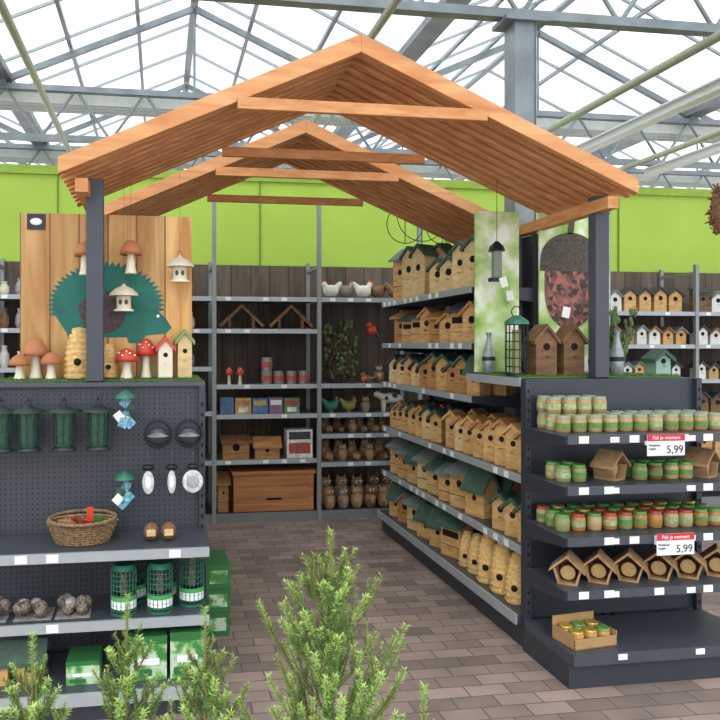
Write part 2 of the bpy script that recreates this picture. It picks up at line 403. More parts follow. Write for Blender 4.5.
row('nest_box_row',1.611,X0,4.26,6.0,[(slotbox,tan,roofD),(lean,tan2,tan2),(slotbox,dbrown,roofD),(gable,tan,tan2)],(.12,.15),(.2,.27),back=1)
row('nest_box_row',1.281,X0,4.26,6.0,[(gable,tan,roofG),(sidegable,tan,roofG),(gable,tan2,roofG),(gable,pale,roofD)],(.1,.13),(.2,.26),back=1)
row('birdhouse_row',.901,X0,3.6,4.9,[(gable,tan,tan2),(gable,pale,tan2),(gable,tan,tan)],(.095,.105),(.22,.27),back=1,gap=0)
row('birdhouse_row',.901,X0,4.9,6.0,[(gable,tan,roofG),(gable,tan,tan2),(gable,pale,roofD)],(.1,.12),(.2,.25),back=1,gap=0)
row('nest_box_row',.521,X0,3.6,4.2,[(gable,tan,roofG),(gable,tan,roofG),(gable,pale,tan2)],(.10,.12),(.2,.24),back=1,gap=0)
row('nest_box_row',.521,X0,4.2,6.0,[(lean,tan,roofG),(sidegable,tan,roofG),(lean,tan,roofS),(lean,pale,roofS)],(.14,.18),(.22,.29),back=1)
row('nest_box_row',.171,X0-.02,4.52,6.0,[(lean,pale,roofS),(sidegable,tan,roofG),(slotbox,tan,roofG),(gable,tan2,roofS)],(.15,.2),(.22,.28),back=1)
for (x,y,r,h) in ((1.975,3.76,.072,.27),(1.975,3.93,.078,.30),(1.975,4.11,.078,.30),(1.98,4.28,.068,.24),(1.98,4.43,.062,.22),(2.15,3.83,.07,.25),(2.15,4.0,.07,.26),(2.15,4.18,.07,.25)):
    mb=MB(); mb.M=T(x,y,.171)@Rz(-45); hive(mb,r,h); mb.done('straw_beehive_feeder')
# jars
glassj=lambda c,n: mat(n,c,.18,0,.08,40)
jc=[glassj('#b89a6a','jar_tan'),glassj('#8a8f5a','jar_olive'),glassj('#b07c3f','jar_amber'),glassj('#ab8a58','jar_cream'),glassj('#7b552f','jar_brown')]
lids=[mat('lid_white','#8f9a80',.35,0,.03),mat('lid_green','#5c9444',.35,0,.05),mat('lid_gold','#b9a24a',.3,.4,.05),mat('lid_red','#a8402f',.35,0,.05)]
label=mat('jar_label','#9caf7c',.5,0,.4,60)
labelg=mat('jar_label_green','#5f8a45',.5,0,.3,60)
def jar(mb,x,y,z,c,l,lb=None,r=.036,h=.082):
    M0=mb.M; mb.M=M0@T(x,y,z)
    mb.lathe((0,0,0),[(r*.85,0),(r,.006),(r,h*.78),(r*.82,h*.86)],c,n=14)
    mb.lathe((0,0,h*.84),[(r*.9,0),(r*.9,h*.17),(r*.86,h*.18)],l,n=14)
    if lb: mb.lathe((0,0,h*.26),[(r*1.015,0),(r*1.015,h*.32)],lb,n=14)
    mb.M=M0
def jarrow(x0,x1,z,ys,cs,ls,lb,skip=()):
    mb=MB(); n=0
    for y in ys:
        x=x0
        while x<x1:
            if not any(a<x<b for a,b in skip):
                jar(mb,x+R.uniform(-.003,.003),y,z,R.choice(cs),R.choice(ls),R.choice(lb)); n+=1
            x+=.083
    mb.done('peanut_butter_jar_row')
jarrow(1.96,2.86,1.171,(3.28,3.37,3.46),[jc[3],jc[0]],[lids[0]],[label,labelg])
mb=MB()
for y in (3.37,3.46):
    for i in range(4): jar(mb,1.96+.083*i,y,1.171+.084,jc[3],lids[0],label)
mb.done('peanut_butter_jar_row')
jarrow(1.95,2.86,.931,(3.27,3.36),[jc[0],jc[1],jc[4]],[lids[1]],[label,labelg],skip=((2.1,2.34),(2.62,2.84)))
jarrow(1.95,2.86,.691,(3.27,3.36,3.45),[jc[2],jc[1],jc[0]],[lids[1],lids[2],lids[1],lids[3]],[label,labelg,None])
wpl=wood('feeder_wood','#8f7050','#b8946a',(20,20,40))
def jarhouse(mb):
    w,d,t=.13,.11,.010
    mb.box(-w/2+.02,w/2-.02,-d/2,d/2,0,t,wpl)
    mb.ext([(-w/2+.02,-d/2+.0,t),(-w/2+.02+t,-d/2,t),(-w/2+t,-d/2,.075),(-w/2,-d/2,.075)],(0,d,0),wpl)
    mb.ext([(w/2-.02-t,-d/2,t),(w/2-.02,-d/2,t),(w/2,-d/2,.075),(w/2-t,-d/2,.075)],(0,d,0),wpl)
    mb.ext([(-w/2+.02,d/2-t,t),(w/2-.02,d/2-t,t),(w/2-.004,d/2-t,.075),(0,d/2-t,.135),(-w/2+.004,d/2-t,.075)],(0,t,0),dbrown)
    for s in (-1,1):
        mb.ext([(0,-d/2-.012,.132),(s*(w/2+.016),-d/2-.012,.06),(s*(w/2+.016),-d/2-.012,.072),(0,-d/2-.012,.146)],(0,d+.012,0),wpl)
    mb.M=mb.M@T(0,.02,.052)@Rx(90); mb.lathe((0,0,-.03),[(.034,0),(.036,.055),(.032,.066)],jc[4],n=16); mb.lathe((0,0,.034),[(.035,0),(.035,.012),(.030,.013)],jc[0],n=16)
for (x,z,rt) in ((2.22,.931,25),(2.73,.931,25)):
    mb=MB(); mb.M=T(x,3.3,z)@Rz(rt); jarhouse(mb); mb.done('jar_feeder_house')
for i in range(6):
    mb=MB(); mb.M=T(1.975+.162*i,3.26,.441)@Rz(-38); jarhouse(mb); mb.done('jar_feeder_house')
mb=MB(); card=mat('cardboard','#a9855a',.8,0,.08,30)
mb.M=T(2.02,3.2,.171)@Rz(8)
mb.box(-.12,.12,-.08,.08,0,.006,card)
for a in ((-.12,.12,-.08,-.075,0,.05),(-.12,.12,.075,.08,0,.11),(-.12,-.115,-.08,.08,0,.07),(.115,.12,-.08,.08,0,.07)): mb.box(*a,card)
for i in range(3):
    for j in range(2): jar(mb,-.075+.075*i,-.037+.075*j,.006,jc[2],lids[R.choice([1,2,2])],labelg,h=.07,r=.034)
mb.done('cardboard_tray_of_jars')
# price signs
signred=mat('sign_red','#d0263c',.5,0,.02); ink=mat('ink','#1c1c1e',.6,0,0)
for (x,z) in ((2.375,1.125),(2.425,.652)):
    mb=MB(); mb.box(x-.098,x+.098,3.094,3.097,z-.05,z+.052,white); mb.box(x-.098,x+.098,3.0925,3.094,z+.02,z+.052,signred)
    mb.box(x-.1,x+.1,3.0972,3.111,z-.0,z+.02,white)
    o=mb.done('price_sign')
    text('Pak je moment',(x,3.092,z+.028),.024,white,o); text('5,99',(x+.045,3.0925,z-.038),.052,ink,o)
    text('Pindakaas\nvogels',(x-.092,3.0925,z-.005),.016,ink,o,align='LEFT')
# ================= SIGN BOARDS
plankm=wood('printed_pine_planks','#bd8241','#e6ba78',(14,14,1.6),.5,plank=(0,.145))
mb=MB(); mb.box(-.70,.165,3.79,3.81,1.435,2.27,plankm); sb_=mb.done('hedgehog_sign_board')
teal=mat('print_teal','#14695c',.6,0,.25,9); rock=mat('print_nuts','#4a3a38',.6,0,.6,45)
mb=MB()
cx,cz=-.27,1.80; pts=[]
n=64
for i in range(n+1):
    t=math.pi*(1.08-1.12*i/n)
    r=1+(.10 if i%2 else -.02)
    pts.append((cx+.27*r*math.cos(t),3.787,cz+.21*r*math.sin(t)))
pts+= [(cx+.30,3.787,cz-.06),(cx+.33,3.787,cz-.11),(cx+.30,3.787,cz-.14),(cx+.2,3.787,cz-.15),(cx+.17,3.787,cz-.19),(cx+.11,3.787,cz-.19),(cx+.10,3.787,cz-.16),(cx-.1,3.787,cz-.16),(cx-.11,3.787,cz-.2),(cx-.18,3.787,cz-.2),(cx-.2,3.787,cz-.14)]
mb.ext(pts,(0,.002,0),teal)
rp=[(cx-.02+.12*math.cos(a)*(1+.06*math.sin(5*a)),3.785,cz-.03+.11*math.sin(a)) for a in [2*math.pi*i/24 for i in range(24)]]
mb.ext(rp,(0,.0015,0),rock)
mb.cyl((cx+.26,3.784,cz-.05),(cx+.26,3.786,cz-.05),.008,white,n=10)
o=mb.done('hedgehog_print'); o.parent=sb_; o.location=Vector(o.location)-sb_.location
mb=MB(); mb.box(-.665,-.575,3.784,3.789,2.185,2.265,mat('mark_dark','#2b2430',.5)); mb.sph((-.62,3.783,2.225),(.03,.003,.018),white,n=14)
o=mb.done('stand_in_mark'); o.parent=sb_; o.location=Vector(o.location)-sb_.location
leafm,nt,b=base('printed_foliage'); tc=nt.nodes.new('ShaderNodeTexCoord')
nz=nt.nodes.new('ShaderNodeTexNoise'); nz.inputs['Scale'].default_value=5; nz.inputs['Detail'].default_value=3
r=nt.nodes.new('ShaderNodeValToRGB'); e=r.color_ramp.elements; e[0].position=.35; e[0].color=lin('#7fae4a'); e[1].position=.62; e[1].color=lin('#eef3e2'); k=e.new(.5); k.color=lin('#bcd48c')
nt.links.new(tc.outputs['Object'],nz.inputs[0]); nt.links.new(nz.outputs['Fac'],r.inputs[0]); nt.links.new(r.outputs[0],b.inputs['Base Color']); b.inputs['Roughness'].default_value=.5
mb=MB(); mb.box(1.905,2.19,4.16,4.175,1.435,2.42,leafm); mb.box(2.325,2.80,4.16,4.175,1.435,2.42,leafm)
for x in (1.95,2.15,2.4,2.7): mb.box(x-.02,x+.02,4.176,4.195,1.435,1.6,anth)
mb.box(2.19,2.325,4.176,4.19,1.5,1.53,anth)
b2=mb.done('acorn_feeder_sign_board')
nutm,nt,b=base('printed_nuts'); tc=nt.nodes.new('ShaderNodeTexCoord'); vz=nt.nodes.new('ShaderNodeTexVoronoi'); vz.inputs['Scale'].default_value=38
r=nt.nodes.new('ShaderNodeValToRGB'); e=r.color_ramp.elements; e[0].color=lin('#2a1714'); e[1].color=lin('#a8685a'); e[0].position=.1
sp=nt.nodes.new('ShaderNodeSeparateColor'); nt.links.new(tc.outputs['Object'],vz.inputs[0]); nt.links.new(vz.outputs['Color'],sp.inputs[0]); nt.links.new(sp.outputs[0],r.inputs[0]); nt.links.new(r.outputs[0],b.inputs['Base Color'])
capm=mat('printed_acorn_cap','#4e463f',.7,0,.5,50)
mb=MB(); cx=2.53; Yb=4.157
body=[(cx-.17,Yb,2.07)]+[(cx+.17*math.cos(math.pi+math.pi*i/16),Yb,1.92+.22*math.sin(math.pi+math.pi*i/16)) for i in range(17)]+[(cx+.17,Yb,2.07)]
mb.ext(body,(0,.002,0),nutm)
cap=[(cx-.2,Yb-.002,2.06)]+[(cx+.2*math.cos(math.pi-math.pi*i/16),Yb-.002,2.13+.17*math.sin(math.pi-math.pi*i/16)) for i in range(17)]+[(cx+.2,Yb-.002,2.06)]
mb.ext(cap,(0,.0015,0),capm); mb.ext([(cx-.02,Yb-.002,2.29),(cx+.02,Yb-.002,2.29),(cx+.03,Yb-.002,2.37),(cx-.005,Yb-.002,2.37)],(0,.0015,0),capm)
o=mb.done('acorn_print'); o.parent=b2; o.location=Vector(o.location)-b2.location
# ================= TOP DISPLAY LEFT
ZT=1.434
def toadstool(mb,h,r,cap,stem=cream,dots=True):
    mb.lathe((0,0,0),[(r*.55,0),(r*.4,h*.2),(r*.32,h*.55),(r*.4,h*.62)],stem,n=14)
    mb.lathe((0,0,h*.58),[(r*.5,.0),(r,-.005),(r*.97,h*.1),(r*.75,h*.26),(r*.4,h*.38),(.004,h*.42)],cap,n=18)
    if dots:
        for a,q in ((-1.9,.3),(-1.2,.55),(-2.5,.6),(-.7,.3),(-1.55,.8)):
            rr=r*(.95-.5*q*q); mb.sph((rr*math.cos(a),rr*math.sin(a),h*.58+h*.1+h*.28*q),(r*.1,r*.1,r*.08),white,n=8)
for (x,y,h,r,c) in ((-.61,3.72,.2,.06,orange),(-.53,3.67,.13,.052,orange),(-.68,3.67,.12,.05,orange),(-.165,3.67,.15,.06,red),(-.07,3.73,.2,.05,red)):
    mb=MB(); mb.M=T(x,y,ZT); toadstool(mb,h,r,c,dots=c is red); mb.done('ceramic_toadstool')
for (x,y,r,h) in ((-.40,3.70,.072,.25),(-.255,3.73,.05,.17)):
    mb=MB(); mb.M=T(x,y,ZT)@Rz(0); hive(mb,r,h); mb.done('straw_beehive_feeder')
bgr=mat('bright_green_roof','#7a9c66',.7,0,.2)
for (x,y,w,h,bd,rf) in ((.035,3.71,.07,.2,cream,red),(.132,3.71,.07,.235,pale,bgr)):
    mb=MB(); mb.M=T(x-.01,y,ZT)@Rz(4); gable(mb,w,.09,h,bd,rf,pitch=.6,ov=.014); mb.done('birdhouse')
cord=mat('cord','#6a6058',.8)
whitec_=mat('pale_glaze','#d8cdb6',.4,0,.12); dk_=mat('seed_port','#5a4a3a',.8)
def lantern(mb):
    mb.lathe((0,0,0),[(.05,0),(.05,.008),(.036,.014),(.036,.075),(.03,.08)],cream,n=16)
    mb.lathe((0,0,.078),[(.074,0),(.07,.012),(.045,.035),(.012,.05),(.006,.06)],whitec_,n=20)
    mb.ring((0,0,.147),.012,.002,cord,ax='Y',n=12)
    for a in (-1.2,-2.0): mb.sph((.036*math.cos(a),.036*math.sin(a),.045),(.009,.006,.014),dk_,n=8)
for (x,z,c) in ((-.145,1.96,0),(-.18,1.77,1),(.10,1.92,1),(-.37,1.95,0)):
    mb=MB(); mb.M=T(x,3.70,z)
    if c: lantern(mb); mb.cyl((0,0,.158),(0,0,2.5-z),.001,cord,n=5); mb.done('hanging_lantern_feeder')
    else: toadstool(mb,.17,.055,orange,dots=False); mb.cyl((0,0,.165),(0,0,2.5-z),.001,cord,n=5); mb.done('hanging_toadstool_feeder')
# TOP DISPLAY RIGHT
for x in (2.105,2.27):
    mb=MB(); mb.M=T(x,3.75,ZT); gable(mb,.122,.12,.27,dbrown,dbrown,pitch=.6,ov=.015); mb.done('birdhouse')
wire=mat('black_wire','#22272a',.4,.4,.05); gwire=mat('green_wire','#35705a',.4,.2,.05)
def cage(mb,r,h,m,n=14,k=7,t=.0018):
    for i in range(n):
        a=2*math.pi*i/n; mb.cyl((r*math.cos(a),r*math.sin(a),0),(r*math.cos(a),r*math.sin(a),h),t,m,n=5)
    for j in range(k): mb.ring((0,0,h*j/(k-1)),r,t*1.1,m,n=n)
mb=MB(); mb.M=T(1.955,3.74,ZT); cage(mb,.06,.28,wire,t=.0025); mb.lathe((0,0,0),[(.06,0),(.06,.012)],wire); mb.lathe((0,0,.01),[(.024,0),(.024,.24)],jc[1]); mb.lathe((0,0,.28),[(.068,0),(.062,.02),(.02,.05)],gwire); mb.ring((0,0,.35),.03,.003,wire,ax='Y'); mb.done('squirrel_proof_bird_feeder')
silver=mat('silver_ceramic','#8f9699',.3,.3,.3,30)
for (x,y,h,c) in ((1.955,4.08,.24,silver),(2.43,3.74,.24,silver),(2.535,3.70,.25,silver)):
    mb=MB(); mb.M=T(x,y,ZT); mb.lathe((0,0,0),[(.028,0),(.036,.03),(.04,h*.3),(.034,h*.5),(.016,h*.75),(.012,h*.9),(.018,h)],c,n=16); mb.lathe((0,0,h*.3),[(.041,0),(.038,h*.1)],wire); mb.done('tall_feeder_bottle')
mb=MB()
mb.M=T(1.99,4.05,0); mb.cyl((0,0,2.22),(0,0,2.62),.002,cord,n=5); mb.lathe((0,0,2.0),[(.03,0),(.03,.16)],glassj('#6b7a6b','feeder_tube')); mb.lathe((0,0,2.16),[(.05,0),(.04,.03),(.01,.06)],wire); mb.lathe((0,0,1.98),[(.05,0),(.05,.02)],wire); mb.done('hanging_seed_feeder')
tag=mat('hang_tag','#e8e8e4',.6,0,.02)
mb=MB()
for (x,y,z) in ((2.0,3.98,1.97),(2.44,3.66,1.86),(2.21,3.67,1.78),(2.1,4.1,1.9)):
    mb.M=T(x,y,z)@Ry(R.uniform(-30,30)); mb.box(-.022,.022,-.001,.001,-.03,.03,tag); mb.cyl((0,0,.03),(0,0,.09),.001,cord,n=4)
mb.done('hang_tags')
mb=MB(); twig=mat('twig','#4a3c2e',.9); leaf=mat('olive_leaf','#56683c',.7,0,.3)
for i in range(40):
    a=R.random()*6.28;r=R.uniform(.02,.13);h=R.uniform(.15,.42); p=(2.70+r*math.cos(a),3.95+r*math.sin(a),ZT+h)
    mb.cyl((2.70,3.95,ZT),p,.003,twig,r1=.001,n=5)
    for q in range(5):
        t=R.uniform(.4,1); mb.sph((2.70+(p[0]-2.70)*t+R.uniform(-.02,.02),3.95+(p[1]-3.95)*t,ZT+h*t),(.012,.004,.02),leaf,n=6)
mb.lathe((2.70,3.95,ZT-.004),[(.04,0),(.05,.09)],dbrown,n=12); mb.done('dried_twig_bush')
mb=MB(); mb.M=T(2.80,3.72,ZT); gable(mb,.09,.1,.13,mat('mint_paint','#8fae9e',.6),roofG); mb.done('birdhouse')
# ================= LEFT UNIT HANGING
gglass=mat('green_glass','#3f6a5a',.12,0,.2,30,0,.4); dlid=mat('dark_green_lid','#26352f',.4,.1)
def hook(mb,x,z,y=3.44): mb.path([(x,3.575,z),(x,y,z),(x,y-.012,z+.012)],.0025,steel)
for x in (-.72,-.60,-.44,-.285):
    mb=MB(); hook(mb,x,1.36); mb.ring((x,3.45,1.352),.012,.0018,wire,ax='X')
    mb.M=T(x,3.45,1.11)
    mb.lathe((0,0,0),[(.055,0),(.06,.008),(.04,.02)],dlid); mb.lathe((0,0,.02),[(.035,0),(.043,.03),(.045,.12),(.05,.16)],gglass,n=16)
    for i in range(8):
        a=i*math.pi/4; mb.cyl((.045*math.cos(a),.045*math.sin(a),.03),(.05*math.cos(a),.05*math.sin(a),.17),.003,dlid,n=5)
    mb.lathe((0,0,.18),[(.078,0),(.076,.008),(.03,.02),(.008,.035)],dlid); mb.ring((0,0,.225),.012,.002,wire,ax='Y'); mb.done('glass_bird_feeder')
dark=mat('dark_ceramic','#3a3f48',.25,.1,.2)
for (x,z) in ((-.01,1.18),(.135,1.18)):
    mb=MB(); hook(mb,x,1.34); mb.M=T(x,3.44,z); mb.ring((0,0,0),.062,.007,wire,ax='Y',n=24); mb.sph((0,0,-.01),(.05,.035,.045),dark); mb.lathe((0,0,-.01),[(.052,0),(.03,.02),(.004,.025)],silver); mb.cyl((0,0,.055),(0,0,.165),.0015,cord,n=4); mb.done('ring_bird_feeder')
blue=mat('blue_white_print','#6fa8bd',.5,0,.5,60)
for (x,z) in ((-.16,1.28),(-.165,.90)):
    hz=1.36 if z>1 else 1.06
    mb=MB(); hook(mb,x,hz); mb.cyl((x,3.44,z),(x,3.44,hz),.0012,cord,n=4)
    for i in range(8):
        mb.M=T(x+R.uniform(-.03,.03),3.43+i*.004,z-.0+R.uniform(-.05,.06))@Ry(R.uniform(-50,50)); mb.box(-.02,.02,-.001,.001,-.022,.022,[blue,tag,roofG,blue][i%4]); mb.cyl((0,0,.02),(0,0,.06),.0012,wire,n=4)
    mb.M=T(x,3.45,z+.07); mb.lathe((0,0,0),[(.05,0),(.045,.015),(.005,.04)],gwire); mb.done('packaged_wind_chime')
plaq=mat('slate_plaque','#c9cccb',.5,0,.3,40)
for (x,w) in ((-.055,.028),(.055,.02),(.155,.05)):
    mb=MB(); hook(mb,x,1.08); z=.95
    mb.sph((x,3.45,z),(w,.004,.055),plaq,n=16); mb.sph((x+.0,3.443,z-.0),(w*.6,.002,.03),strip if w>.04 else white,n=12); mb.cyl((x,3.45,z+.05),(x,3.45,1.085),.0012,cord,n=4)
    mb.sph((x,3.455,z+.07),(.03,.02,.015),wire); mb.done('hanging_plaque')
wick=mat('wicker','#8c7050',.85,0,.45,60,.5)
mb=MB(); mb.M=T(-.35,3.39,.701)
for j in range(9):
    z=.006+.011*j; r=.11+.035*j/8
    pts=[(r*1.05*math.cos(2*math.pi*i/36)*(1+.03*(-1)**(i+j)),r*.8*math.sin(2*math.pi*i/36)*(1+.03*(-1)**(i+j)),z) for i in range(36)]
    mb.path(pts,.0065,wick,n=5,closed=True)
mb.lathe((0,0,0),[(.11,0),(.11,.01)],wick,n=24,sy=.8)
mb.ring((0,0,.108),.148,.009,wick,n=30)
mb.path([(.15*math.cos(t),0,.1+.02*math.sin(t)) for t in [math.pi*i/12 for i in range(13)]],.004,wick)
for i in range(9):
    M0=mb.M; mb.M=M0@T(R.uniform(-.09,.09),R.uniform(-.05,.05),.09)@Rz(R.uniform(0,180))@Rx(R.uniform(30,80)); mb.box(-.03,.03,-.02,.02,-.003,.003,R.choice([red,card,card,mat('green_card','#3f7a3d')])); mb.M=M0
mb.box(.02,.05,-.02,-.017,.09,.16,red)
mb.done('wicker_basket')
mb=MB(); nut=mat('coconut','#7a5638',.8,0,.3,60,.6)
for x in (-.04,.04): 
    mb.sph((x,3.36,.742),(.036,.04,.041),nut,n=14); mb.box(x-.02,x+.02,3.318,3.321,.73,.76,pale)
mb.done('coconut_suet_shells')
seed=mat('mixed_seed','#6e6258',.7,0,.9,90); film=mat('plastic_film','#9a9590',.15,0,.4,40)
for (x,w) in ((-.55,.16),(-.38,.15),(-.70,.08)):
    mb=MB(); 
    for i in range(9): mb.sph((x+R.uniform(-w/2,w/2)*.8,3.32+R.uniform(-.05,.05),.401+.028+(R.random()*.03)),.028,R.choice([seed,film,seed]),n=10)
    mb.box(x-w*.5,x+w*.5,3.25,3.4,.401,.404,film); mb.done('suet_ball_pack')
lbl=mat('green_label','#4aa05a',.5,0,.1)
for (x,y,h) in ((-.16,3.29,.2),(.00,3.29,.2),(.02,3.44,.24),(-.12,3.44,.24),(.145,3.36,.24)):
    mb=MB(); mb.M=T(x,y,.401); cage(mb,.055,h,gwire,18,10,.0022); mb.lathe((0,0,0),[(.06,0),(.06,.01)],gwire); mb.lathe((0,0,h),[(.06,0),(.045,.02)],gwire); mb.lathe((0,0,.01),[(.02,0),(.02,h-.02)],seed)
    mb.lathe((0,0,.03),[(.057,0),(.057,.055)],white,n=16); mb.lathe((0,0,.065),[(.058,0),(.058,.02)],lbl,n=16); mb.done('wire_mesh_feeder')
for (x,w) in ((-.7,.12),(-.56,.12)):
    mb=MB(); mb.M=T(x,3.3,.131); sidegable(mb,w-.02,.12,.16,tan,roofG); mb.done('birdhouse')
gbox,nt,b=base('green_product_box'); tc=nt.nodes.new('ShaderNodeTexCoord'); nz=nt.nodes.new('ShaderNodeTexNoise'); nz.inputs['Scale'].default_value=16; nz.inputs['Detail'].default_value=4
r=nt.nodes.new('ShaderNodeValToRGB'); e=r.color_ramp.elements; e[0].position=.42; e[0].color=lin('#3f7f3f'); e[1].position=.56; e[1].color=lin('#b9ccb0'); k=e.new(.5); k.color=lin('#7db06a')
nt.links.new(tc.outputs['Object'],nz.inputs[0]); nt.links.new(nz.outputs['Fac'],r.inputs[0]); nt.links.new(r.outputs[0],b.inputs['Base Color'])
dg=mat('box_dark_green','#2d6b3a',.5)
for (x,y,z,w,d,h,rt) in ((.12,3.3,.131,.15,.2,.2,0),(-.05,3.3,.131,.16,.2,.19,0),(-.33,3.28,.131,.14,.16,.1,0)):
    mb=MB(); mb.M=T(x,y,z)@Rz(rt); mb.box(-w/2,w/2,-d/2,d/2,0,h,gbox); mb.box(-w/2-.001,w/2+.001,-d/2-.001,d/2+.001,h*.82,h+.001,dg); mb.box(-w*.3,w*.3,-d/2-.002,-d/2-.0012,h*.35,h*.5,white); mb.box(-w*.4,w*.1,-d/2-.002,-d/2-.0012,h*.1,h*.25,dg); mb.done('product_box')
mb=MB()
for i in range(3):
    mb.M=T(.31,4.1,.001+i*.13)@Rz(R.uniform(-4,4)); mb.box(-.07,.07,-.15,.15,0,.128,dg); mb.box(-.05,.05,-.152,-.1502,.03,.1,gbox)
mb.done('stack_of_product_boxes')
# ================= BACK RACK ITEMS
def place(name,x,z,fn,y=6.6,rot=0):
    mb=MB(); mb.M=T(x,y,z+.001)@Rz(rot); fn(mb); return mb.done(name)
def arch(mb):
    for s in(-1,1):
        mb.ext([(0,-.08,.2),(s*.19,-.08,.02),(s*.21,-.08,.04),(0,-.08,.235)],(0,.16,0),dbrown)
        mb.box(s*.11-.012,s*.11+.012,-.06,.06,0,.12,dbrown)
    mb.box(-.15,.15,-.06,.06,0,.015,dbrown)
place('hedgehog_shelter',.74,1.74,arch,6.62); place('hedgehog_shelter',1.2,1.74,arch,6.62)
for i in range(2): place('ceramic_toadstool',.62+.1*i,1.24,lambda m_:toadstool(m_,.16,.035,red),6.52)
tin=mat('tin_pot','#8f8b88',.35,.5,.3,30); pinkc=mat('pink_label','#a8524a',.5)
mb=MB()
for i,x in enumerate((.97,1.08,1.2,1.31)):
    for j in range(2 if i==0 else 1):
        mb.lathe((x,6.54,1.241+.125*j),[(.048,0),(.052,.12)],tin,n=14); mb.lathe((x,6.54,1.27+.125*j),[(.053,0),(.053,.05)],pinkc,n=14)
mb.done('seed_tin_row')
cols=[mat('carton_'+str(i),c,.5,0,.35,25) for i,c in enumerate(['#a84a42','#4f6f98','#c8a85a','#e6e2d8','#5a8a5a','#7f5f7f','#b9805a','#3a3a44'])]
def cartons(x0,x1,z,hr,y=6.56,name='boxed_product_row',wr=(.08,.16)):
    mb=MB(); x=x0
    while x<x1-.08:
        w=R.uniform(*wr); 
        if x+w>x1: break
        h=R.uniform(*hr); mb.M=T(x+w/2,y,z+.001); c=R.choice(cols)
        mb.box(-w/2,w/2,-.06,.06,0,h,c); mb.box(-w*.4,w*.4,-.0615,-.0602,h*.55,h*.85,R.choice([white]+cols)); mb.box(-w*.3,w*.3,-.0615,-.0602,h*.12,h*.42,R.choice(cols)); x+=w+.012
    mb.done(name)
cartons(.54,1.4,.97,(.13,.2)); 
chest=wood('cedar_chest','#a96a3c','#c98a54',(1.5,14,22))
def bigbox(mb):
    mb.box(-.37,.37,-.15,.15,0,.34,chest); mb.box(-.385,.385,-.18,.17,.34,.37,chest); mb.box(-.07,.07,-.153,-.15,.1,.12,black)
    for z in (.11,.225): mb.box(-.37,.37,-.1515,-.15,z,z+.004,dbrown)
    for x in (-.35,.35): mb.box(x-.02,x+.02,-.158,-.15,0,.34,chest)
place('wooden_hedgehog_house',1.03,.081,bigbox,6.66)
place('wooden_nest_box',.57,.081,lambda m_:lean(m_,.09,.2,.32,tan2,tan2),6.62)
row('nest_box_row',.561,6.46,.54,1.12,[(sidegable,tan2,tan2),(lean,tan2,roofB)],(.2,.24),(.17,.2),axis='X')
place('boxed_product',1.27,.561,lambda m_:(m_.box(-.12,.12,-.08,.08,0,.26,cols[3]),m_.box(-.1,.1,-.081,-.0801,.04,.14,cols[0]),m_.box(-.1,.1,-.081,-.0801,.17,.24,cols[7])),6.58)
brownc=mat('brown_ceramic','#7d5a3e',.5,0,.35,20); whitec=mat('white_ceramic','#dcd8cf',.4,0,.12)
def hen(c,s=1):
    def f(mb):
        mb.M=mb.M@Matrix.Diagonal((s,s,s,1))
        mb.sph((0,0,.075),(.08,.055,.06),c); mb.sph((.065,0,.135),(.028,.025,.032),c); mb.cyl((.035,0,.085),(.065,0,.135),.045,c,r1=.024,n=10)
        mb.cyl((-.04,0,.09),(-.105,0,.16),.04,c,r1=.014,n=8)
        mb.sph((.065,0,.173),(.02,.006,.014),red,n=8); mb.sph((.085,0,.118),(.007,.006,.014),red,n=8); mb.cyl((.09,0,.137),(.11,0,.132),.007,orange,r1=.001,n=6)
        mb.lathe((0,0,0),[(.035,0),(.025,.03)],brownc,n=10)
    return f
greyc=mat('grey_ceramic','#8a857c',.5,0,.3)
tanc=mat('tan_ceramic','#a5845e',.5,0,.35,25)
for i,c in enumerate([whitec,greyc,whitec,brownc,brownc]):
    x=1.57+.155*i; place('hen_figurine',x,2.03,hen(c,.95),6.53+.05*(i%2),rot=R.choice([0,180,20]))
def owl(c,s=1):
    def f(mb):
        mb.M=mb.M@Matrix.Diagonal((s,s,s,1))
        mb.lathe((0,0,0),[(.03,0),(.045,.02),(.052,.07),(.042,.11),(.036,.12)],c,n=12); mb.sph((0,0,.145),(.042,.038,.036),c)
        for q in(-1,1):
            mb.sph((q*.017,-.034,.15),(.013,.006,.013),cream,n=10); mb.sph((q*.017,-.04,.15),(.008,.003,.008),black,n=8); mb.cyl((q*.026,0,.17),(q*.034,0,.2),.01,c,r1=.001,n=6)
            mb.sph((q*.045,0,.07),(.014,.03,.05),brownc,n=10)
        mb.cyl((0,-.036,.14),(0,-.05,.128),.006,orange,r1=.001,n=6); mb.sph((0,-.03,.07),(.03,.024,.045),tanc,n=10)
    return f
def hedgehog(c,s=1):
    def f(mb):
        mb.M=mb.M@Matrix.Diagonal((s,s,s,1))
        mb.sph((0,0,.045),(.07,.05,.048),c); mb.cyl((-.045,0,.04),(-.1,0,.028),.032,tanc,r1=.008,n=10); mb.sph((-.1,0,.028),.009,black,n=8)
        for i in range(46):
            a=R.random()*6.28;e=R.uniform(.1,1.5); p=Vector((.068*math.cos(a)*math.cos(e)+.008,.048*math.sin(a)*math.cos(e),.045+.047*math.sin(e))); mb.cyl(p,p+(p-Vector((0,0,.03))).normalized()*.018,.005,brownc,r1=.001,n=4)
        for q in(-1,1): mb.sph((-.075,q*.016,.045),.005,black,n=6); mb.sph((-.03,q*.03,.008),(.015,.01,.008),tanc,n=8); mb.sph((.03,q*.03,.008),(.015,.01,.008),tanc,n=8)
    return f
def place_fig_row(z,y,n,s,kinds):
    for i in range(n):
        x=1.56+.78*i/(n-1); fn,nm=R.choice(kinds); place(nm,x,z,fn(R.choice([brownc,tanc,tanc,greyc]),s*R.uniform(.92,1.0)),y,rot=R.uniform(60,110) if nm[0]=='h' else R.uniform(-25,25))
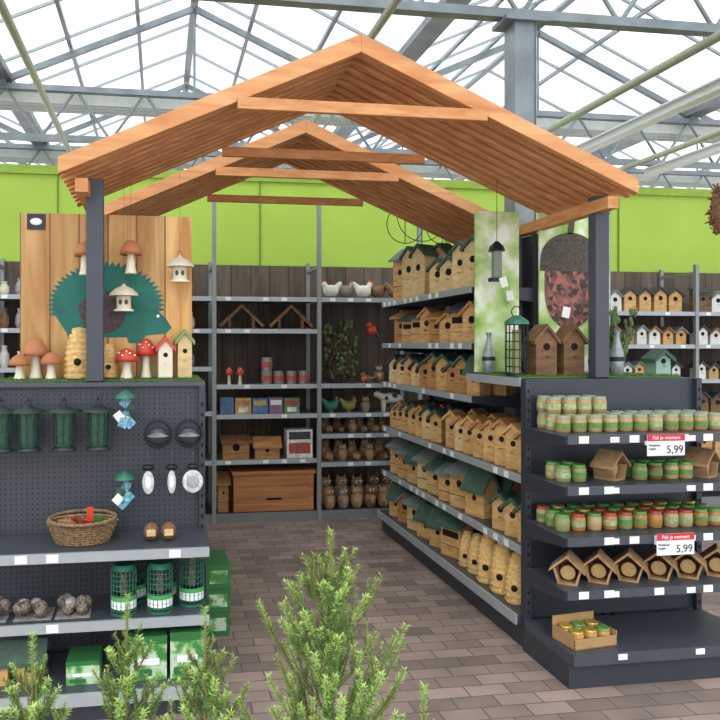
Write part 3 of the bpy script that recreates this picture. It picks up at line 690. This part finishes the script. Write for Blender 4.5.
place_fig_row(.78,6.55,8,.75,[(owl,'owl_figurine'),(hedgehog,'hedgehog_figurine')])
place_fig_row(.78,6.70,8,.8,[(owl,'owl_figurine')])
place_fig_row(.52,6.56,7,.9,[(hedgehog,'hedgehog_figurine'),(owl,'owl_figurine')])
place_fig_row(.52,6.72,7,1.0,[(owl,'owl_figurine')])
place_fig_row(.081,6.54,7,1.1,[(owl,'owl_figurine')])
place_fig_row(.081,6.72,6,1.5,[(owl,'owl_figurine')])
def cow(mb):
    mb.sph((0,0,.13),(.11,.045,.05),whitec); mb.sph((-.13,0,.165),(.036,.028,.028),whitec); mb.cyl((-.08,0,.14),(-.125,0,.165),.036,whitec,r1=.026)
    for a in(-.07,.07):
        for b_ in(-.025,.025): mb.cyl((a,b_,.1),(a,b_,0),.018,whitec,r1=.011,n=8)
    mb.sph((.03,-.03,.15),(.035,.018,.025),dark,n=10); mb.sph((-.05,-.03,.13),(.02,.018,.02),dark,n=10)
    for q in(-1,1): mb.cyl((-.12,q*.02,.185),(-.12,q*.045,.2),.008,whitec,r1=.002,n=6)
    mb.cyl((.105,0,.15),(.13,0,.06),.006,whitec,n=6)
place('cow_figurine',2.15,.97,cow,6.54)
place('hen_figurine',1.58,.97,hen(mat('teal_paint','#2f7a6a',.5),.8),6.56)
place('hen_figurine',1.75,.97,hen(mat('olive_paint','#8a8a4a',.5),.8),6.56)
place('owl_figurine',1.91,.97,owl(greyc,.8),6.56)
mb=MB()
for i in range(110):
    a=R.random()*6.28;h=R.uniform(.12,.56); p=Vector((1.68,6.66,1.245))+Vector((.16*R.random()*math.cos(a),.08*math.sin(a),h))
    mb.cyl((1.68+.06*math.cos(a),6.66+.06*math.sin(a),1.242),p,.006,twig,r1=.002,n=5)
    for q in range(3): mb.sph(p+Vector((R.uniform(-.04,.04),R.uniform(-.03,.03),R.uniform(-.12,.02))),(.018,.008,.02),R.choice([leaf,twig]),n=6)
mb.done('dried_twig_bush')
def bird(c,belly):
    def f(mb):
        mb.sph((0,0,.045),(.05,.032,.035),c); mb.sph((-.04,0,.08),.024,c); mb.sph((-.03,0,.045),(.03,.028,.03),belly); mb.cyl((.04,0,.05),(.1,0,.06),.012,c,r1=.008,n=6); mb.cyl((-.06,0,.08),(-.078,0,.078),.005,black,r1=.001,n=6); mb.lathe((0,0,0),[(.02,0),(.012,.02)],dbrown,n=8)
    return f
place('robin_figurine',1.91,1.24,bird(brownc,mat('robin_orange','#c8682f')),6.5); place('owl_figurine',2.05,1.24,owl(brownc,.9),6.6); place('bird_figurine',2.2,1.24,bird(greyc,cream),6.56)
mb=MB(); mb.cyl((1.99,6.62,2.0),(1.99,6.62,1.78),.0015,cord,n=4); mb.sph((1.99,6.62,1.74),(.05,.04,.05),red); mb.sph((1.96,6.6,1.79),(.026,.024,.026),red); mb.cyl((2.03,6.62,1.72),(2.07,6.62,1.64),.014,dark,r1=.01,n=6); mb.cyl((1.935,6.59,1.79),(1.915,6.585,1.785),.006,orange,r1=.001,n=6); mb.done('hanging_bird_ornament')
pc=[mat('paint_'+n,c,.6) for n,c in (('white','#dcdcd4'),('brick','#8f5548'),('blue','#8a9a9f'),('green','#7d8a6a'),('ochre','#b89a68'))]
for k in (3,4,5):
    x0=.48+.96*k+.03; x1=x0+.9
    for z,kk,wr,hr in ((1.926,[(gable,pc[0],roofS),(gable,tan,roofD),(gable,pc[0],roofS),(lean,dbrown,roofD)],(.12,.14),(.2,.26)),(1.601,[(gable,c,d) for c in [pc[0],pc[0],pc[3],pc[4],tan,tan2,pc[1]] for d in (roofD,roofS,roofB)],(.1,.12),(.16,.2)),(1.256,[(gable,c,d) for c in [pc[0],pc[2],pc[0],pc[4],tan] for d in (roofS,roofD)],(.09,.11),(.14,.18)),(.901,[(gable,tan,roofG),(gable,dbrown,roofD)],(.12,.15),(.2,.24)),(.501,[(lean,tan,roofG)],(.15,.18),(.2,.26))):
        row('painted_birdhouse_row',z,6.46,x0,x1,kk,wr,hr,axis='X',gap=-.01)
for k in (-3,-2,-1):
    x0=.48+.96*k+.04; x1=x0+.88
    for z in (2.03,1.74,1.4):
        mb=MB(); x=x0+.06
        while x<x1-.05:
            h=R.uniform(.12,.2); mb.lathe((x,6.56,z+.001),[(.03,0),(.045,h*.3),(.04,h*.6),(.02,h*.85),(.028,h)],R.choice([whitec,cream,silver,brownc]),n=14); x+=.13
        mb.done('ceramic_vase_row')
    cartons(x0,x1,1.0,(.15,.25)); cartons(x0,x1,.56,(.15,.25))
mb=MB()
for (cx,cz,r) in ((2.05,2.62,.16),(2.2,2.7,.22),(2.38,2.6,.14)):
    mb.ring((cx,5.85,cz),r,.004,wire,ax='Y',n=28)
mb.cyl((2.2,5.85,2.3),(2.2,5.85,2.92),.004,wire,n=5); mb.cyl((2.05,5.85,2.46),(2.05,5.85,2.78),.004,wire,n=5); mb.cyl((2.38,5.85,2.3),(2.38,5.85,2.74),.004,wire,n=5); mb.done('wire_ornament')
mb=MB(); mb.M=T(3.12,3.62,0)
for i in range(110):
    a=R.random()*6.28; e=R.uniform(-1.3,1.3); r=.06
    p=Vector((r*math.cos(a)*math.cos(e),r*math.sin(a)*math.cos(e),2.36+.14*math.sin(e))); q=p+Vector((R.uniform(-.03,.03),R.uniform(-.03,.03),R.uniform(-.03,.03)))
    mb.cyl(p,q,.007,nut,r1=.003,n=5)
mb.sph((0,0,2.36),(.055,.055,.14),nut); mb.cyl((0,0,2.48),(0,0,4.3),.002,cord,n=4); mb.done('hanging_pine_cone_feeder')
# ================= CONIFERS
ndA=mat('needle_fresh','#a3c266',.6,0,.2,30); ndB=mat('needle_mid','#6f9a4e',.6,0,.2,30); ndC=mat('needle_dark','#3f6a38',.7,0,.2,30); stemm=mat('conifer_stem','#7f7a45',.8)
def conifer(x,y,top,rad,seed,shoots=26):
    rg=np.random.default_rng(seed); mb=MB(); NV={0:[],1:[],2:[]}
    mats=[ndA,ndB,ndC]; z0=.28
    def needles(p0,p1,L,dens,tip):
        p0=np.array(p0);p1=np.array(p1);d=p1-p0;ln=np.linalg.norm(d);d=d/ln
        a=np.cross(d,[.3,.9,.1]);a/=np.linalg.norm(a);b=np.cross(d,a)
        n=int(ln*dens)
        for i in range(n):
            t=(i+rg.random())/n; ph=rg.random()*6.283; ra=a*math.cos(ph)+b*math.sin(ph)
            p=p0+d*ln*t; l=L*rg.uniform(.7,1.1); dr=ra*.95+d*rg.uniform(.25,.7); dr/=np.linalg.norm(dr)
            sd=np.cross(dr,d); sd/=np.linalg.norm(sd)+1e-9; w=.0012
            k=0 if t>1-tip*rg.uniform(.6,1.4) else (1 if rg.random()<.65 else 2)
            NV[k]+= [tuple(p+sd*w),tuple(p-sd*w),tuple(p+dr*l*.6-sd*w*.8),tuple(p+dr*l),tuple(p+dr*l*.6+sd*w*.8)]
    def shoot(p,dr,L,lv):
        pts=[np.array(p)]; d=np.array(dr,float)
        for s_ in range(3):
            d=d+np.array([0,0,.3]); d/=np.linalg.norm(d); pts.append(pts[-1]+d*L/3)
        for s_ in range(3):
            mb.cyl(pts[s_],pts[s_+1],.0022*(1.3-s_*.3),stemm,n=4,caps=False)
            needles(pts[s_],pts[s_+1],.013 if lv else .015,1050,.8 if s_==2 else (.25 if s_ else 0.0))
        if lv<1 and L>.07:
            for j in range(4):
                t=rg.uniform(.15,.65); i=min(2,int(t*3)); q=pts[i]+(pts[i+1]-pts[i])*(t*3-i); a=rg.random()*6.283
                dd=d*.9+np.array([math.cos(a),math.sin(a),.3])*.6; shoot(q,dd/np.linalg.norm(dd),L*rg.uniform(.35,.5),1)
    mb.cyl((x,y,z0-.05),(x,y,top-.03),.009,stemm,r1=.002,n=6)
    needles((x,y,top-.16),(x,y,top),.015,1400,.7); needles((x,y,.5),(x,y,top-.16),.016,600,.1)
    lo=max(z0+.1,.45)
    for i in range(shoots*2):
        u=(i+rg.random())/(shoots*2); z=top-.09-(top-.09-lo)*u**.95
        f=min(1,(top-z)/.46); a=i*2.4+rg.random(); r=rad*f
        L=max(.05,r*1.2*rg.uniform(.8,1.35)+.035)
        shoot((x,y,z-.03),(math.cos(a)*.85,math.sin(a)*.85,.55),L,0)
    for k,vs in NV.items():
        n=len(vs)//5
        if n: mb.add(vs,[(5*i,5*i+1,5*i+2,5*i+3,5*i+4) for i in range(n)],mats[k])
    potm=mat('plant_pot','#3a3f3a',.6)
    mb.lathe((x,y,0),[(.09,0),(.115,.24),(.125,.245),(.125,.27),(.11,.27),(.1,.255),(.001,.25)],potm,n=20)
    mb.done('potted_conifer')
conifer(.375,1.56,1.19,.2,1,26)
conifer(.10,1.62,1.01,.13,2,18)
conifer(-.075,1.68,1.03,.12,3,16)
conifer(-.28,1.66,.96,.14,4,15)
conifer(.55,1.45,.885,.09,5,8)
# ================= CAMERA / LIGHT
cam=bpy.data.cameras.new('camera'); co=bpy.data.objects.new('camera',cam); bpy.context.scene.collection.objects.link(co)
cam.sensor_width=36; cam.lens=36; cam.shift_x=.125; cam.shift_y=-15/720; cam.clip_start=.05
co.location=(0,0,1.6); co.rotation_euler=(math.radians(90),0,-math.radians(8.69)); bpy.context.scene.camera=co
w=bpy.data.worlds.new('world'); bpy.context.scene.world=w; w.use_nodes=True; nt=w.node_tree; bg=nt.nodes['Background']; bg.inputs[0].default_value=(.94,.97,1,1); bg.inputs[1].default_value=1.95
sl=bpy.data.lights.new('overcast_sun','SUN'); sl.energy=4.8; sl.angle=math.radians(50); sl.color=(1,.98,.95); so=bpy.data.objects.new('overcast_sun',sl); bpy.context.scene.collection.objects.link(so); so.rotation_euler=(math.radians(38),math.radians(-14),0); so.location=(0,-2,9)
vs=bpy.context.scene.view_settings; vs.view_transform='Standard'
